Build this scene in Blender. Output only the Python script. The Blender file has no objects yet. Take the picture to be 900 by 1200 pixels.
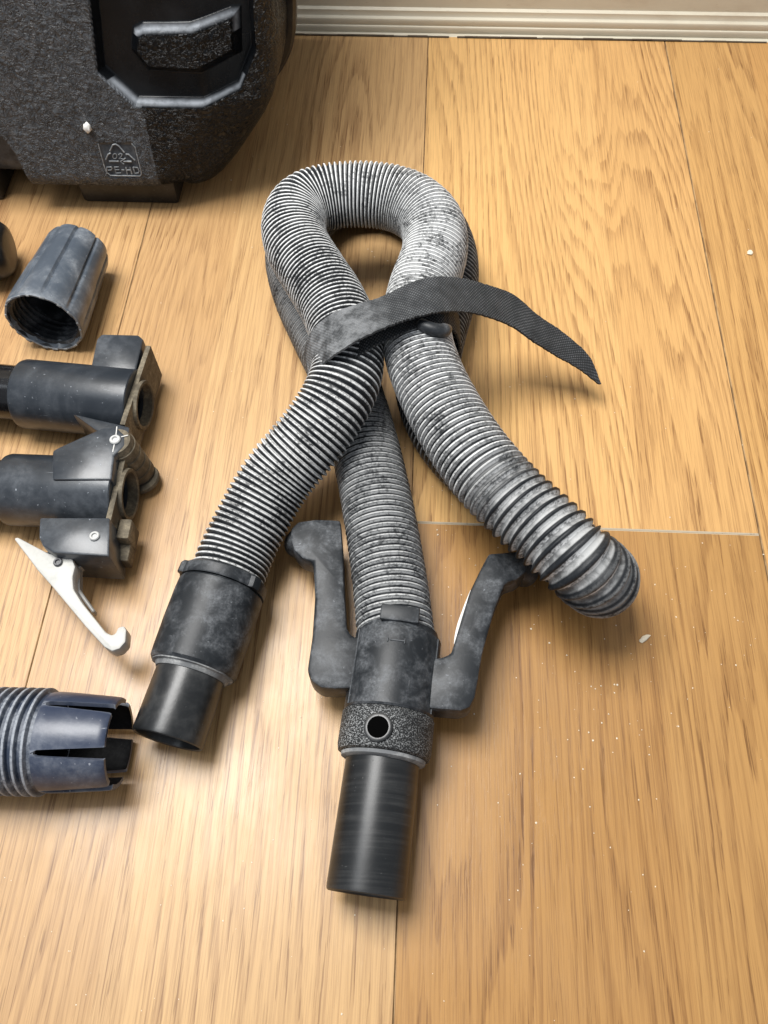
import bpy, bmesh, math, random
import numpy as np
from mathutils import Vector, Matrix, noise as mnoise

random.seed(7)
rng = np.random.default_rng(11)
S = bpy.context.scene
C = S.collection

# ------------------------------------------------------------------ camera
FPX, CAM_H = 970.0, 0.42
_vy = np.array([95.0, 1765.0, -FPX]); _vy /= np.linalg.norm(_vy)
_vx = np.array([29354.0, -1047.0, FPX]); _vx -= _vy * _vx.dot(_vy); _vx /= np.linalg.norm(_vx)
_vz = np.cross(_vx, _vy)
ROT = np.stack([_vx, _vy, _vz], 0)
CAM = np.array([0.0, 0.0, CAM_H])
cam = bpy.data.cameras.new('camera')
cam.sensor_fit = 'VERTICAL'; cam.sensor_height = 24.0; cam.sensor_width = 18.0
cam.lens = 24.0 * FPX / 1200.0
cam.clip_start = 0.01; cam.clip_end = 50
camo = bpy.data.objects.new('camera', cam); C.objects.link(camo)
M4 = Matrix.Identity(4)
for i in range(3):
    for j in range(3):
        M4[i][j] = ROT[i, j]
M4.translation = Vector(CAM)
camo.matrix_world = M4
S.camera = camo

# ------------------------------------------------------------------ light
w = bpy.data.worlds.new('World'); S.world = w; w.use_nodes = True
bg = w.node_tree.nodes['Background']
bg.inputs[0].default_value = (0.80, 0.86, 0.95, 1); bg.inputs[1].default_value = 0.42

def area_lamp(name, loc, target, size, power, col, size_y=None):
    l = bpy.data.lights.new(name, 'AREA'); l.energy = power; l.color = col
    l.shape = 'RECTANGLE'; l.size = size; l.size_y = size_y or size
    o = bpy.data.objects.new(name, l); C.objects.link(o); o.location = loc
    o.rotation_euler = (Vector(target) - Vector(loc)).to_track_quat('-Z', 'Y').to_euler()
    return o
area_lamp('ceiling_lamp', (-0.42, 0.50, 1.40), (0.06, 0.50, 0.1), 0.66, 34.0, (1.0, 0.985, 0.96))
area_lamp('window_light', (-0.72, 0.02, 1.35), (0, 0.30, 0), 0.50, 2.4, (0.86, 0.93, 1.0))
S.view_settings.view_transform = 'Standard'; S.view_settings.look = 'None'
S.view_settings.exposure = 0.0; S.view_settings.gamma = 1.0
S.view_settings.use_curve_mapping = False
S.render.engine = 'CYCLES'
S.cycles.max_bounces = 6
S.cycles.use_denoising = True

# ------------------------------------------------------------------ helpers
def ray(px, py):
    return ROT @ np.array([px - 450.0, 600.0 - py, -FPX])

def P(px, py, z=0.0):
    """the point of the room at height z that the photograph shows at (px, py)"""
    d = ray(px, py); t = (z - CAM_H) / d[2]
    return CAM + t * d

def px_poly(pts, z): return [P(x, y, z) for x, y in pts]

class MB:
    def __init__(s):
        s.v = []; s.f = []; s.mi = []
    def add(s, verts, faces, mi=0):
        o = len(s.v)
        s.v += [tuple(map(float, p)) for p in verts]
        s.f += [tuple(i + o for i in f) for f in faces]
        s.mi += [mi] * len(faces)
        return o
    def bm(s, bm, mi=0):
        bm.verts.ensure_lookup_table(); bm.verts.index_update()
        s.add([v.co for v in bm.verts], [[v.index for v in f.verts] for f in bm.faces], mi); bm.free()
    def build(s, name, mats, parent=None, smooth=35, attrs=None):
        me = bpy.data.meshes.new(name)
        base = Vector((0, 0, 0))
        p = parent
        while p is not None:
            base += p.location; p = p.parent
        me.from_pydata([tuple(Vector(q) - base) for q in s.v], [], s.f)
        if not isinstance(mats, (list, tuple)): mats = [mats]
        for m in mats: me.materials.append(m)
        if len(mats) > 1: me.polygons.foreach_set('material_index', s.mi)
        bm = bmesh.new(); bm.from_mesh(me)
        if attrs is None: bmesh.ops.remove_doubles(bm, verts=bm.verts, dist=1e-6)
        bmesh.ops.recalc_face_normals(bm, faces=bm.faces)
        bm.to_mesh(me); bm.free()
        if smooth is not None:
            me.polygons.foreach_set('use_smooth', [True] * len(me.polygons))
            if smooth < 180: me.set_sharp_from_angle(angle=math.radians(smooth))
        for k, arr in (attrs or {}).items():
            a = me.attributes.new(k, 'FLOAT', 'POINT'); a.data.foreach_set('value', np.asarray(arr, dtype=np.float32))
        o = bpy.data.objects.new(name, me); C.objects.link(o)
        if parent: o.parent = parent
        return o

def tag(o, label=None, cat=None, group=None, kind=None):
    if label: o['label'] = label
    if cat: o['category'] = cat
    if group: o['group'] = group
    if kind: o['kind'] = kind
    return o

def thing(name, loc, label, cat, group=None):
    o = bpy.data.objects.new(name, None); C.objects.link(o)
    o.empty_display_size = 0.02; o.location = Vector([float(q) for q in loc])
    return tag(o, label, cat, group)

def catmull(pts, n=12):
    pts = [np.array(p, float) for p in pts]
    p = [2 * pts[0] - pts[1]] + pts + [2 * pts[-1] - pts[-2]]
    out = []
    for i in range(1, len(p) - 2):
        for k in range(n):
            t = k / n
            a, b, c, d = p[i - 1], p[i], p[i + 1], p[i + 2]
            out.append(0.5 * ((2 * b) + (c - a) * t + (2 * a - 5 * b + 4 * c - d) * t * t + (3 * b - a - 3 * c + d) * t ** 3))
    out.append(pts[-1])
    return np.array(out)

def resample(P_, s_):
    seg = np.linalg.norm(np.diff(P_, axis=0), axis=1); L = np.concatenate([[0], np.cumsum(seg)])
    return np.stack([np.interp(s_, L, P_[:, k]) for k in range(3)], 1)

def plen(P_):
    return np.linalg.norm(np.diff(P_, axis=0), axis=1).sum()

def frames(path, up=(0, 0, 1)):
    T = np.gradient(path, axis=0); T /= np.linalg.norm(T, axis=1)[:, None]
    n = np.cross(np.cross(T[0], up), T[0])
    if np.linalg.norm(n) < 1e-6: n = np.cross(np.cross(T[0], (1, 0, 0)), T[0])
    n /= np.linalg.norm(n); N = [n]
    for i in range(1, len(path)):
        n = N[-1] - T[i] * N[-1].dot(T[i]); n /= np.linalg.norm(n); N.append(n)
    N = np.array(N); B = np.cross(T, N)
    return T, N, B

def loft(rings, closed=True, cap=True):
    m = len(rings[0]); v = [p for r in rings for p in r]; f = []
    for i in range(len(rings) - 1):
        for j in range(m if closed else m - 1):
            k = (j + 1) % m
            f.append((i * m + j, i * m + k, (i + 1) * m + k, (i + 1) * m + j))
    if cap:
        f.append(tuple(range(m))[::-1]); f.append(tuple((len(rings) - 1) * m + j for j in range(m)))
    return v, f

def axis_frame(A, B, up=(0, 0, 1)):
    A = np.array(A, float); B = np.array(B, float)
    t = (B - A) / np.linalg.norm(B - A)
    n = np.array(up, float) - t * np.dot(up, t)
    if np.linalg.norm(n) < 1e-5: n = np.array([1.0, 0, 0]) - t * t[0]
    n /= np.linalg.norm(n); b = np.cross(t, n)
    return A, t, n, b

def lathe(A, B, prof, n=64, rmod=None, cap=False, up=(0, 0, 1)):
    """turn the profile (distance from A towards B, radius) about the axis AB"""
    A, t, nn, b = axis_frame(A, B, up); rings = []
    for (s, r) in prof:
        ring = []
        for j in range(n):
            th = 2 * math.pi * j / n
            rr = r if rmod is None else rmod(s, r, th)
            ring.append(A + t * s + nn * (rr * math.cos(th)) + b * (rr * math.sin(th)))
        rings.append(ring)
    return loft(rings, True, cap)

def tube(path, r, n=8, cap=True, up=(0, 0, 1)):
    path = np.array(path, float); T, N, B = frames(path, up); rings = []
    for i in range(len(path)):
        ri = r[i] if hasattr(r, '__len__') else r
        rings.append([path[i] + N[i] * ri * math.cos(2 * math.pi * j / n) + B[i] * ri * math.sin(2 * math.pi * j / n) for j in range(n)])
    return loft(rings, True, cap)

def prism_bm(poly, vec, bevel=0.001, seg=2):
    """polygon (3D points) swept along vec, with all its edges rounded"""
    bm = bmesh.new(); vec = Vector([float(q) for q in vec])
    a = [bm.verts.new([float(q) for q in p]) for p in poly]
    b = [bm.verts.new(Vector([float(q) for q in p]) + vec) for p in poly]
    bm.faces.new(a); bm.faces.new(b[::-1])
    for i in range(len(a)):
        j = (i + 1) % len(a); bm.faces.new((a[i], b[i], b[j], a[j]))
    bmesh.ops.recalc_face_normals(bm, faces=bm.faces)
    if bevel:
        bmesh.ops.bevel(bm, geom=bm.edges[:], offset=bevel, segments=seg, profile=0.5, affect='EDGES', clamp_overlap=True)
    return bm

def box_bm(size, bevel=0.001, mat=None, seg=2):
    bm = bmesh.new(); bmesh.ops.create_cube(bm, size=1)
    bmesh.ops.scale(bm, vec=size, verts=bm.verts)
    if bevel: bmesh.ops.bevel(bm, geom=bm.edges[:], offset=bevel, segments=seg, profile=0.5, affect='EDGES', clamp_overlap=True)
    if mat is not None: bmesh.ops.transform(bm, matrix=mat, verts=bm.verts)
    return bm

def frame_mat(o, x, y, z):
    m = Matrix.Identity(4)
    for i in range(3):
        m[i][0] = x[i]; m[i][1] = y[i]; m[i][2] = z[i]; m[i][3] = o[i]
    return m

# ------------------------------------------------------------------ materials
class NT:
    def __init__(s, name):
        s.m = bpy.data.materials.new(name); s.m.use_nodes = True
        s.t = s.m.node_tree; s.n = s.t.nodes; s.l = s.t.links
        s.b = s.n['Principled BSDF']
    def node(s, ty, **kw):
        n = s.n.new(ty)
        for k, v in kw.items(): setattr(n, k, v)
        return n
    def put(s, sock, v):
        if isinstance(v, bpy.types.NodeSocket): s.l.new(v, sock)
        elif v is not None:
            if sock.type == 'RGBA' and not hasattr(v, '__len__'): v = (v, v, v, 1)
            elif sock.type == 'RGBA' and len(v) == 3: v = (*v, 1)
            sock.default_value = v
    def math(s, op, a, b=None, c=None, clamp=False):
        n = s.node('ShaderNodeMath', operation=op, use_clamp=clamp)
        s.put(n.inputs[0], a)
        if b is not None: s.put(n.inputs[1], b)
        if c is not None: s.put(n.inputs[2], c)
        return n.outputs[0]
    def mix(s, f, a, b, mode='MIX'):
        n = s.node('ShaderNodeMix', data_type='RGBA', blend_type=mode)
        s.put(n.inputs[0], f); s.put(n.inputs[6], a); s.put(n.inputs[7], b)
        return n.outputs[2]
    def ramp(s, f, lo, hi, a=0.0, b=1.0, smooth=True):
        n = s.node('ShaderNodeMapRange', interpolation_type='SMOOTHSTEP' if smooth else 'LINEAR')
        s.put(n.inputs[0], f); n.inputs[1].default_value = lo; n.inputs[2].default_value = hi
        n.inputs[3].default_value = a; n.inputs[4].default_value = b
        return n.outputs[0]
    def coord(s, scale=(1, 1, 1), which='Object', off=None):
        tc = s.node('ShaderNodeTexCoord'); mp = s.node('ShaderNodeMapping')
        s.l.new(tc.outputs[which], mp.inputs[0]); mp.inputs['Scale'].default_value = scale
        if off is not None: s.put(mp.inputs['Location'], off)
        return mp.outputs[0]
    def noise(s, vec, scale, detail=4, rough=0.55, dist=0.0):
        n = s.node('ShaderNodeTexNoise'); s.put(n.inputs['Vector'], vec)
        n.inputs['Scale'].default_value = scale; n.inputs['Detail'].default_value = detail
        n.inputs['Roughness'].default_value = rough; n.inputs['Distortion'].default_value = dist
        return n.outputs[0]
    def attr(s, name):
        return s.node('ShaderNodeAttribute', attribute_name=name).outputs['Fac']
    def bump(s, h, strength=0.3, dist=0.001, normal=None):
        n = s.node('ShaderNodeBump'); s.put(n.inputs['Height'], h)
        n.inputs['Strength'].default_value = strength; n.inputs['Distance'].default_value = dist
        if normal is not None: s.l.new(normal, n.inputs['Normal'])
        return n.outputs[0]
    def out(s, col, rough, normal=None, spec=0.5, metal=0.0):
        s.put(s.b.inputs['Base Color'], col); s.put(s.b.inputs['Roughness'], rough)
        s.b.inputs['Specular IOR Level'].default_value = spec; s.put(s.b.inputs['Metallic'], metal)
        if normal is not None: s.l.new(normal, s.b.inputs['Normal'])
        return s.m

def dusty(name, base, dust=(0.36, 0.37, 0.38), amount=0.5, rough=0.5, big=28, speck=0.6, streak=None, spec=0.45, scratch=True, edge=0.0, elo=0.56):
    """moulded plastic with plaster dust rubbed into it in patches, specks and scratches"""
    t = NT(name)
    v = t.coord((1, 1, 1)) if streak is None else t.coord(streak)
    n1 = t.noise(v, big, 6, 0.62, 0.4)
    n2 = t.noise(t.coord(), big * 9, 5, 0.7)
    f = t.math('MULTIPLY', t.ramp(n1, 0.40, 0.72), t.ramp(n2, 0.30, 0.72, 0.25, 1.0))
    f = t.math('MULTIPLY', f, amount, clamp=True)
    sp = t.ramp(t.noise(t.coord(), 520, 2, 0.5), 0.70, 0.76, 0, speck)
    f = t.math('MAXIMUM', f, t.math('MULTIPLY', sp, t.ramp(n1, 0.35, 0.6)))
    if scratch:
        sc = t.noise(t.coord((40, 600, 300)), 1.0, 3, 0.5, 0.6)
        sc = t.ramp(sc, 0.735, 0.76, 0, 0.5)
        f = t.math('MAXIMUM', f, sc)
    if edge:
        pt = t.node('ShaderNodeNewGeometry').outputs['Pointiness']
        f = t.math('MAXIMUM', f, t.math('MULTIPLY', t.ramp(pt, elo, elo + 0.10, 0, edge), t.ramp(n2, 0.3, 0.6, 0.35, 1.0)))
    col = t.mix(f, base, dust)
    r = t.ramp(f, 0, 1, rough, 0.85)
    nb = t.bump(n2, 0.12, 0.0006)
    return t.out(col, r, nb, spec)

MAT = {}
MAT['cuff'] = dusty('black rubber cuff', (0.014, 0.0165, 0.0195), (0.30, 0.315, 0.335), 0.46, 0.45, 85, edge=0.4, spec=0.35)
MAT['spigot'] = dusty('black plastic pipe end', (0.010, 0.011, 0.012), (0.16, 0.16, 0.155), 0.40, 0.30, 26, speck=0.5)
MAT['spigot_turned'] = dusty('black pipe end with ring scuffs', (0.010, 0.011, 0.012), (0.15, 0.15, 0.145), 0.20, 0.36, 9, speck=0.5, streak=(1.5, 46, 1))
MAT['grey_cap'] = dusty('blue grey plastic', (0.068, 0.083, 0.104), (0.55, 0.58, 0.61), 0.45, 0.30, 34, edge=0.9, elo=0.53)
MAT['clamp'] = dusty('slate grey moulded plastic', (0.019, 0.0235, 0.030), (0.40, 0.43, 0.47), 0.22, 0.29, 16, edge=0.6)
MAT['collet'] = dusty('dark blue plastic', (0.024, 0.035, 0.066), (0.50, 0.53, 0.58), 0.34, 0.33, 26, edge=0.45)
MAT['thread'] = dusty('dark blue thread rubbed with dust', (0.024, 0.035, 0.060), (0.50, 0.53, 0.57), 0.75, 0.45, 60, edge=0.9, elo=0.50)
MAT['clay_dust'] = dusty('plastic caked in brown dust', (0.085, 0.072, 0.053), (0.40, 0.34, 0.24), 0.8, 0.75, 60, spec=0.2)
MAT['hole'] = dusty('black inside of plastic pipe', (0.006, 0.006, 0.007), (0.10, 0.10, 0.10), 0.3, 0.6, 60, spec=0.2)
MAT['pole'] = dusty('glossy black pole', (0.006, 0.006, 0.007), (0.15, 0.15, 0.15), 0.15, 0.14, 30, speck=0.3, scratch=False)
MAT['pale_rim'] = dusty('plaster dust caked on a rim', (0.16, 0.165, 0.17), (0.62, 0.62, 0.60), 0.9, 0.8, 90, spec=0.2)

def m_hose():
    t = NT('corrugated hose plastic')
    rg = t.attr('ridge'); wear = t.attr('dustiness'); fl = t.attr('flank')
    n1 = t.noise(t.coord(), 70, 6, 0.68, 0.3)
    n2 = t.noise(t.coord(), 520, 5, 0.75)
    # chalky dust on the rib crowns, broken by rubbing; flank line paints caught light
    crown = t.math('MAXIMUM', t.math('MULTIPLY', t.ramp(fl, 0.82, 0.98), 0.8), t.math('MULTIPLY', t.ramp(rg, 0.68, 0.93), t.ramp(wear, 0.6, 1.1, 0.45, 1.0)))
    brk = t.ramp(t.math('ADD', t.math('MULTIPLY', n1, 0.42), t.math('MULTIPLY', n2, 0.62)), 0.40, 0.56, 0.14, 1.0)
    f = t.math('MULTIPLY', crown, t.math('MULTIPLY', brk, wear), clamp=True)
    f2 = t.math('MULTIPLY', t.ramp(t.math('ADD', t.math('MULTIPLY', n1, 0.7), t.math('MULTIPLY', n2, 0.3)), 0.44, 0.70, 0.02, 0.18), wear)
    stc = t.attr('stretch')
    val = t.math('MULTIPLY', t.ramp(rg, 0.30, 0.62, 1.0, 0.0), t.ramp(n1, 0.35, 0.6, 0.14, 0.55))
    val = t.math('MAXIMUM', val, t.math('MULTIPLY', t.ramp(fl, 0.78, 0.94), t.math('MULTIPLY', brk, 0.95)))
    f = t.math('ADD', t.math('MULTIPLY', f, t.math('SUBTRACT', 1.0, stc)), t.math('MULTIPLY', val, stc))
    f2 = t.math('MULTIPLY', f2, t.ramp(rg, 0.10, 0.55, 0.12, 1.0))
    f2 = t.math('MULTIPLY', f2, t.math('SUBTRACT', 1.0, t.math('MULTIPLY', stc, 0.7)))
    f = t.math('MAXIMUM', f, f2)
    col = t.mix(f, (0.006, 0.008, 0.011), (0.78, 0.785, 0.775))
    return t.out(col, t.ramp(f, 0, 0.6, 0.48, 0.92), t.bump(n2, 0.15, 0.0005), 0.28)
MAT['hose'] = m_hose()

def m_web():
    t = NT('woven black webbing')
    tc = t.node('ShaderNodeUVMap'); sep = t.node('ShaderNodeSeparateXYZ'); t.l.new(tc.outputs[0], sep.inputs[0])
    wv = t.math('MULTIPLY', t.math('SINE', t.math('MULTIPLY', sep.outputs[0], 2 * math.pi / 0.0020)),
                t.math('SINE', t.math('MULTIPLY', sep.outputs[1], 2 * math.pi / 0.0022)))
    n1 = t.noise(t.coord(), 110, 6, 0.7); n2 = t.noise(t.coord(), 700, 3, 0.7)
    rub = t.attr('rubbed')
    f = t.math('MULTIPLY', t.ramp(wv, -0.2, 1.0), t.ramp(n1, 0.3, 0.7, 0.10, 0.42))
    f = t.math('MAXIMUM', f, t.math('MULTIPLY', rub, t.ramp(n1, 0.33, 0.66, 0.05, 0.55)))
    f = t.math('MAXIMUM', f, t.ramp(n2, 0.70, 0.78, 0, 0.4))
    col = t.mix(f, (0.022, 0.024, 0.026), (0.34, 0.35, 0.36))
    return t.out(col, 0.72, t.bump(wv, 0.5, 0.0004), 0.25)
MAT['web'] = m_web()

def m_case():
    t = NT('grained black case plastic')
    g = t.attr('grain'); e = t.attr('worn_bright')
    v = t.coord()
    vo = t.node('ShaderNodeTexVoronoi', feature='SMOOTH_F1'); t.put(vo.inputs['Vector'], t.mix(0.004, v, t.node('ShaderNodeTexNoise').outputs[1], 'ADD'))
    vo.inputs['Scale'].default_value = 230; vo.inputs['Smoothness'].default_value = 0.6
    nn = t.noise(v, 240, 3, 0.6, 1.6)
    h = t.math('ADD', t.math('MULTIPLY', vo.outputs['Distance'], 0.9), t.math('MULTIPLY', t.ramp(nn, 0.4, 0.62), 0.9))
    h = t.math('MULTIPLY', h, g)
    n1 = t.noise(v, 26, 5, 0.6)
    f = t.math('MULTIPLY', t.ramp(n1, 0.40, 0.78), 0.025)
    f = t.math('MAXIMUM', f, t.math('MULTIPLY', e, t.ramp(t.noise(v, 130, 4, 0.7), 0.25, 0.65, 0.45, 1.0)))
    f = t.math('MAXIMUM', f, t.math('MULTIPLY', t.ramp(nn, 0.60, 0.72), t.math('MULTIPLY', g, 0.03)))
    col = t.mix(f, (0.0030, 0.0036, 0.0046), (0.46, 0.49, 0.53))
    return t.out(col, t.ramp(g, 0, 1, 0.26, 0.24), t.bump(h, 1.0, 0.0015), 0.24)
MAT['case'] = m_case()
MAT['case_side'] = dusty('plain black case plastic', (0.008, 0.008, 0.0085), (0.16, 0.16, 0.15), 0.2, 0.38, 40)
MAT['mark'] = dusty('raised mark worn grey', (0.16, 0.17, 0.18), (0.55, 0.57, 0.58), 0.9, 0.4, 260)
MAT['alu'] = dusty('scuffed white painted metal', (0.52, 0.51, 0.48), (0.30, 0.32, 0.29), 0.5, 0.38, 55, speck=0.5)
MAT['alu_dark'] = dusty('grey zinc side of lever', (0.26, 0.255, 0.24), (0.5, 0.5, 0.48), 0.5, 0.45, 55)
MAT['steel'] = dusty('dusty steel bolt', (0.42, 0.42, 0.41), (0.72, 0.72, 0.70), 0.8, 0.45, 200)
MAT['bolt_dark'] = dusty('dark steel rivet', (0.05, 0.05, 0.055), (0.3, 0.3, 0.3), 0.4, 0.35, 200)
MAT['gypsum'] = dusty('white plaster crumb', (0.78, 0.77, 0.74), (0.6, 0.58, 0.52), 0.5, 0.9, 300, spec=0.2)
MAT['chip'] = dusty('pale wood shaving', (0.78, 0.70, 0.55), (0.6, 0.5, 0.36), 0.5, 0.85, 300, spec=0.2)

_t = NT('unlit bore'); MAT['void'] = _t.out((0.0015, 0.0015, 0.0015), 0.95, None, 0.02)
def m_knurl():
    t = NT('stippled black band')
    n = t.noise(t.coord(), 1500, 2, 0.6); b = t.noise(t.coord(), 60, 3, 0.6)
    f = t.math('MULTIPLY', t.ramp(n, 0.50, 0.60), t.ramp(b, 0.3, 0.65, 0.25, 0.9))
    return t.out(t.mix(f, (0.014, 0.015, 0.016), (0.34, 0.35, 0.35)), 0.6, t.bump(n, 0.8, 0.0006), 0.3)
MAT['knurl'] = m_knurl()

def m_floor():
    """printed three-strip oak: strips, growth figure and pores are print and fine relief on each board"""
    t = NT('oak laminate')
    tc = t.node('ShaderNodeTexCoord'); oi = t.node('ShaderNodeObjectInfo')
    sep = t.node('ShaderNodeSeparateXYZ'); t.l.new(tc.outputs['Object'], sep.inputs[0])
    x, y = sep.outputs[0], sep.outputs[1]
    W3 = 0.0659
    si = t.math('FLOOR', t.math('DIVIDE', t.math('ADD', x, 1.0 * W3 * 1.5), W3))
    def h1(val):
        n = t.node('ShaderNodeTexWhiteNoise', noise_dimensions='1D'); t.put(n.inputs['W'], val); return n
    seed = t.math('ADD', t.math('MULTIPLY', oi.outputs['Random'], 97.0), si)
    wn = h1(seed)
    seg = 0.0
    sid = t.math('ADD', seed, seg)
    wn2 = h1(sid); rs = t.node('ShaderNodeSeparateColor'); t.l.new(wn2.outputs['Color'], rs.inputs[0])
    comb = t.node('ShaderNodeCombineXYZ')
    t.put(comb.inputs[0], t.math('ADD', x, t.math('MULTIPLY', rs.outputs[0], 7.0)))
    t.put(comb.inputs[1], t.math('ADD', y, t.math('MULTIPLY', rs.outputs[1], 9.0)))
    t.put(comb.inputs[2], t.math('MULTIPLY', rs.outputs[2], 5.0))
    def mp(scale):
        m = t.node('ShaderNodeMapping'); t.l.new(comb.outputs[0], m.inputs[0]); m.inputs['Scale'].default_value = scale; return m.outputs[0]
    # growth rings: near-parallel lines across the strip, bent into long arches by a stretched field
    fld = t.noise(mp((11, 1.25, 1)), 1.0, 2, 0.45, 0.1)
    jit = t.noise(mp((150, 4, 1)), 1.0, 3, 0.55)
    phs = t.math('ADD', t.math('MULTIPLY', comb.inputs[0].links[0].from_socket, t.math('ADD', 60.0, t.math('MULTIPLY', rs.outputs[2], 90.0))), t.math('ADD', t.math('MULTIPLY', fld, t.math('ADD', 14.0, t.math('MULTIPLY', rs.outputs[0], 16.0))), t.math('MULTIPLY', jit, 1.5)))
    fr = t.math('FRACT', phs)
    rings = t.math('MULTIPLY', t.ramp(fr, 0.30, 0.86), t.ramp(fr, 0.90, 1.0, 1.0, 0.0))
    strength = t.ramp(t.noise(mp((26, 1.2, 1)), 1.0, 2, 0.5), 0.33, 0.66, 0.35, 1.0)
    rings = t.math('MULTIPLY', rings, strength)
    line2 = t.ramp(t.noise(mp((640, 9, 1)), 1.0, 3, 0.6), 0.48, 0.60)
    fine = t.noise(mp((1900, 30, 1)), 1.0, 3, 0.65)
    pore = t.ramp(t.noise(mp((1300, 34, 1)), 1.0, 2, 0.55), 0.57, 0.605)
    cloud = t.noise(mp((9, 2.2, 1)), 1.0, 3, 0.5)
    a = t.math('ADD', t.math('MULTIPLY', rings, 0.52), t.math('MULTIPLY', line2, 0.25))
    f = t.math('ADD', a, t.math('MULTIPLY', t.ramp(fine, 0.32, 0.68, -0.16, 0.20), 1.0), clamp=True)
    light = t.mix(rs.outputs[2], (0.63, 0.392, 0.170), (0.57, 0.346, 0.142))
    dark = t.mix(rs.outputs[0], (0.285, 0.145, 0.055), (0.31, 0.165, 0.066))
    col = t.mix(f, light, dark)
    col = t.mix(t.math('MULTIPLY', pore, t.math('ADD', 0.14, t.math('MULTIPLY', rings, 0.62))), col, (0.17, 0.080, 0.028))
    col = t.mix(1.0, col, t.mix(cloud, (0.90, 0.89, 0.88), (1.10, 1.09, 1.07)), 'MULTIPLY')
    tint = t.mix(rs.outputs[1], (0.95, 0.90, 0.86), (1.05, 1.04, 1.01))
    col = t.mix(1.0, col, tint, 'MULTIPLY')
    col = t.mix(1.0, col, oi.outputs['Color'], 'MULTIPLY')
    # fine plaster dust lying on the boards
    dn = t.math('MULTIPLY', t.ramp(t.noise(t.coord(), 1500, 2, 0.5), 0.74, 0.80), t.ramp(t.noise(t.coord(), 9, 3, 0.5), 0.42, 0.62))
    col = t.mix(t.math('MULTIPLY', dn, 0.45), col, (0.75, 0.70, 0.60))
    # dried water rings
    rgh = t.math('ADD', t.ramp(t.noise(t.coord(), 14, 4, 0.6), 0.3, 0.7, 0.25, 0.36), t.math('MULTIPLY', fine, 0.08))
    hgt = t.math('SUBTRACT', t.math('MULTIPLY', fine, 0.4), t.math('MULTIPLY', pore, 0.8))
    return t.out(col, rgh, t.bump(hgt, 0.12, 0.0003), 0.40)
MAT['floor'] = m_floor()
t_ = NT('pale broken board edge'); MAT['edge'] = t_.out(t_.mix(t_.ramp(t_.noise(t_.coord(), 260, 4, 0.7), 0.22, 0.45), (0.30, 0.20, 0.10), (0.56, 0.48, 0.36)), 0.8)
t_ = NT('dark board joint'); MAT['joint'] = t_.out(t_.mix(t_.ramp(t_.noise(t_.coord(), 60, 3, 0.6), 0.4, 0.6), (0.26, 0.155, 0.07), (0.46, 0.30, 0.15)), 0.8)
t_ = NT('dark underlay'); MAT['under'] = t_.out((0.03, 0.022, 0.015), 0.9)
def m_paint(name, col, dirt):
    t = NT(name)
    n = t.noise(t.coord((1, 1, 3)), 22, 5, 0.65); n2 = t.noise(t.coord((0.25, 1, 1)), 300, 4, 0.7)
    f = t.math('MAXIMUM', t.math('MULTIPLY', t.ramp(n, 0.45, 0.8), 0.35), t.ramp(n2, 0.64, 0.72, 0, 0.5))
    return t.out(t.mix(f, col, dirt), 0.5, t.bump(n2, 0.1, 0.0005), 0.4)
MAT['skirting'] = m_paint('cream painted skirting', (0.64, 0.59, 0.47), (0.42, 0.33, 0.23))
MAT['wall'] = m_paint('cream painted wall', (0.62, 0.575, 0.48), (0.42, 0.36, 0.27))
MAT['grime'] = m_paint('grime in the floor joint', (0.07, 0.05, 0.032), (0.20, 0.14, 0.08))

# ------------------------------------------------------------------ floor
PW = 0.1977
mb = MB(); mb.add([(-1.1, -0.9, -0.012), (1.1, -0.9, -0.012), (1.1, 0.80, -0.012), (-1.1, 0.80, -0.012)], [(0, 1, 2, 3)])
floor = mb.build('floor', MAT['under'], None, None)
tag(floor, 'oak laminate floor of long three-strip boards under everything', None, None, 'structure')
WALL_Y = 0.6905
def plank(x0, x1, y0, y1, tone=(1, 1, 1), open_left=0.0):
    g, bv, th = 0.00010, 0.0004, 0.008; x0 = x0 + open_left
    xa, xb, ya, yb = x0 + g, x1 - g, y0 + g, y1 - g
    cx, cy = (x0 + x1) / 2, (y0 + y1) / 2
    out = [(xa, ya), (xb, ya), (xb, yb), (xa, yb)]
    e_ = 0.0007
    inn = [(xa + bv, ya + e_), (xb - bv, ya + e_), (xb - bv, yb - e_), (xa + bv, yb - e_)]
    v = [(p[0] - cx, p[1] - cy, 0.0) for p in inn] + [(p[0] - cx, p[1] - cy, -0.0006) for p in out] + [(p[0] - cx, p[1] - cy, -th) for p in out]
    f = [(0, 1, 2, 3)]; mi = [0]
    for i in range(4):
        j = (i + 1) % 4
        f.append((4 + i, 4 + j, j, i)); mi.append(1 if i in (0, 2) else 2)
        f.append((8 + i, 8 + j, 4 + j, 4 + i)); mi.append(1 if i in (0, 2) else 2)
    me = bpy.data.meshes.new('plank'); me.from_pydata(v, [], f)
    for m in (MAT['floor'], MAT['edge'], MAT['joint']): me.materials.append(m)
    me.polygons.foreach_set('material_index', mi)
    o = bpy.data.objects.new('plank', me); C.objects.link(o); o.parent = floor; o.location = (cx, cy, 0); o.color = (*tone, 1)
    return o
ends = {-4: 0.10, -3: -0.35, -2: 0.52, -1: -0.28, 0: 0.2247, 1: -0.42, 2: 0.35, 3: -0.1}
for k, e in ends.items():
    ys = [e + 1.2 * q for q in (-2, -1, 0, 1, 2)]
    for a, b in zip(ys[:-1], ys[1:]):
        tone = {-1: (0.90, 0.94, 1.06), -2: (0.88, 0.89, 0.97), 0: (0.72, 0.66, 0.56) if a < 0 else (1.06, 1.06, 1.02), 1: (.90, .85, .75)}.get(k, (1, 1, 1))  # board tones; low ones also paint in light falloff and left-hand sheen
        a2, b2 = max(a, -0.9), min(b, 0.80)
        if b2 - a2 > 0.02: plank(k * PW, (k + 1) * PW, a2, b2, tone, 0.0003 if k == 1 else 0.0)

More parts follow.
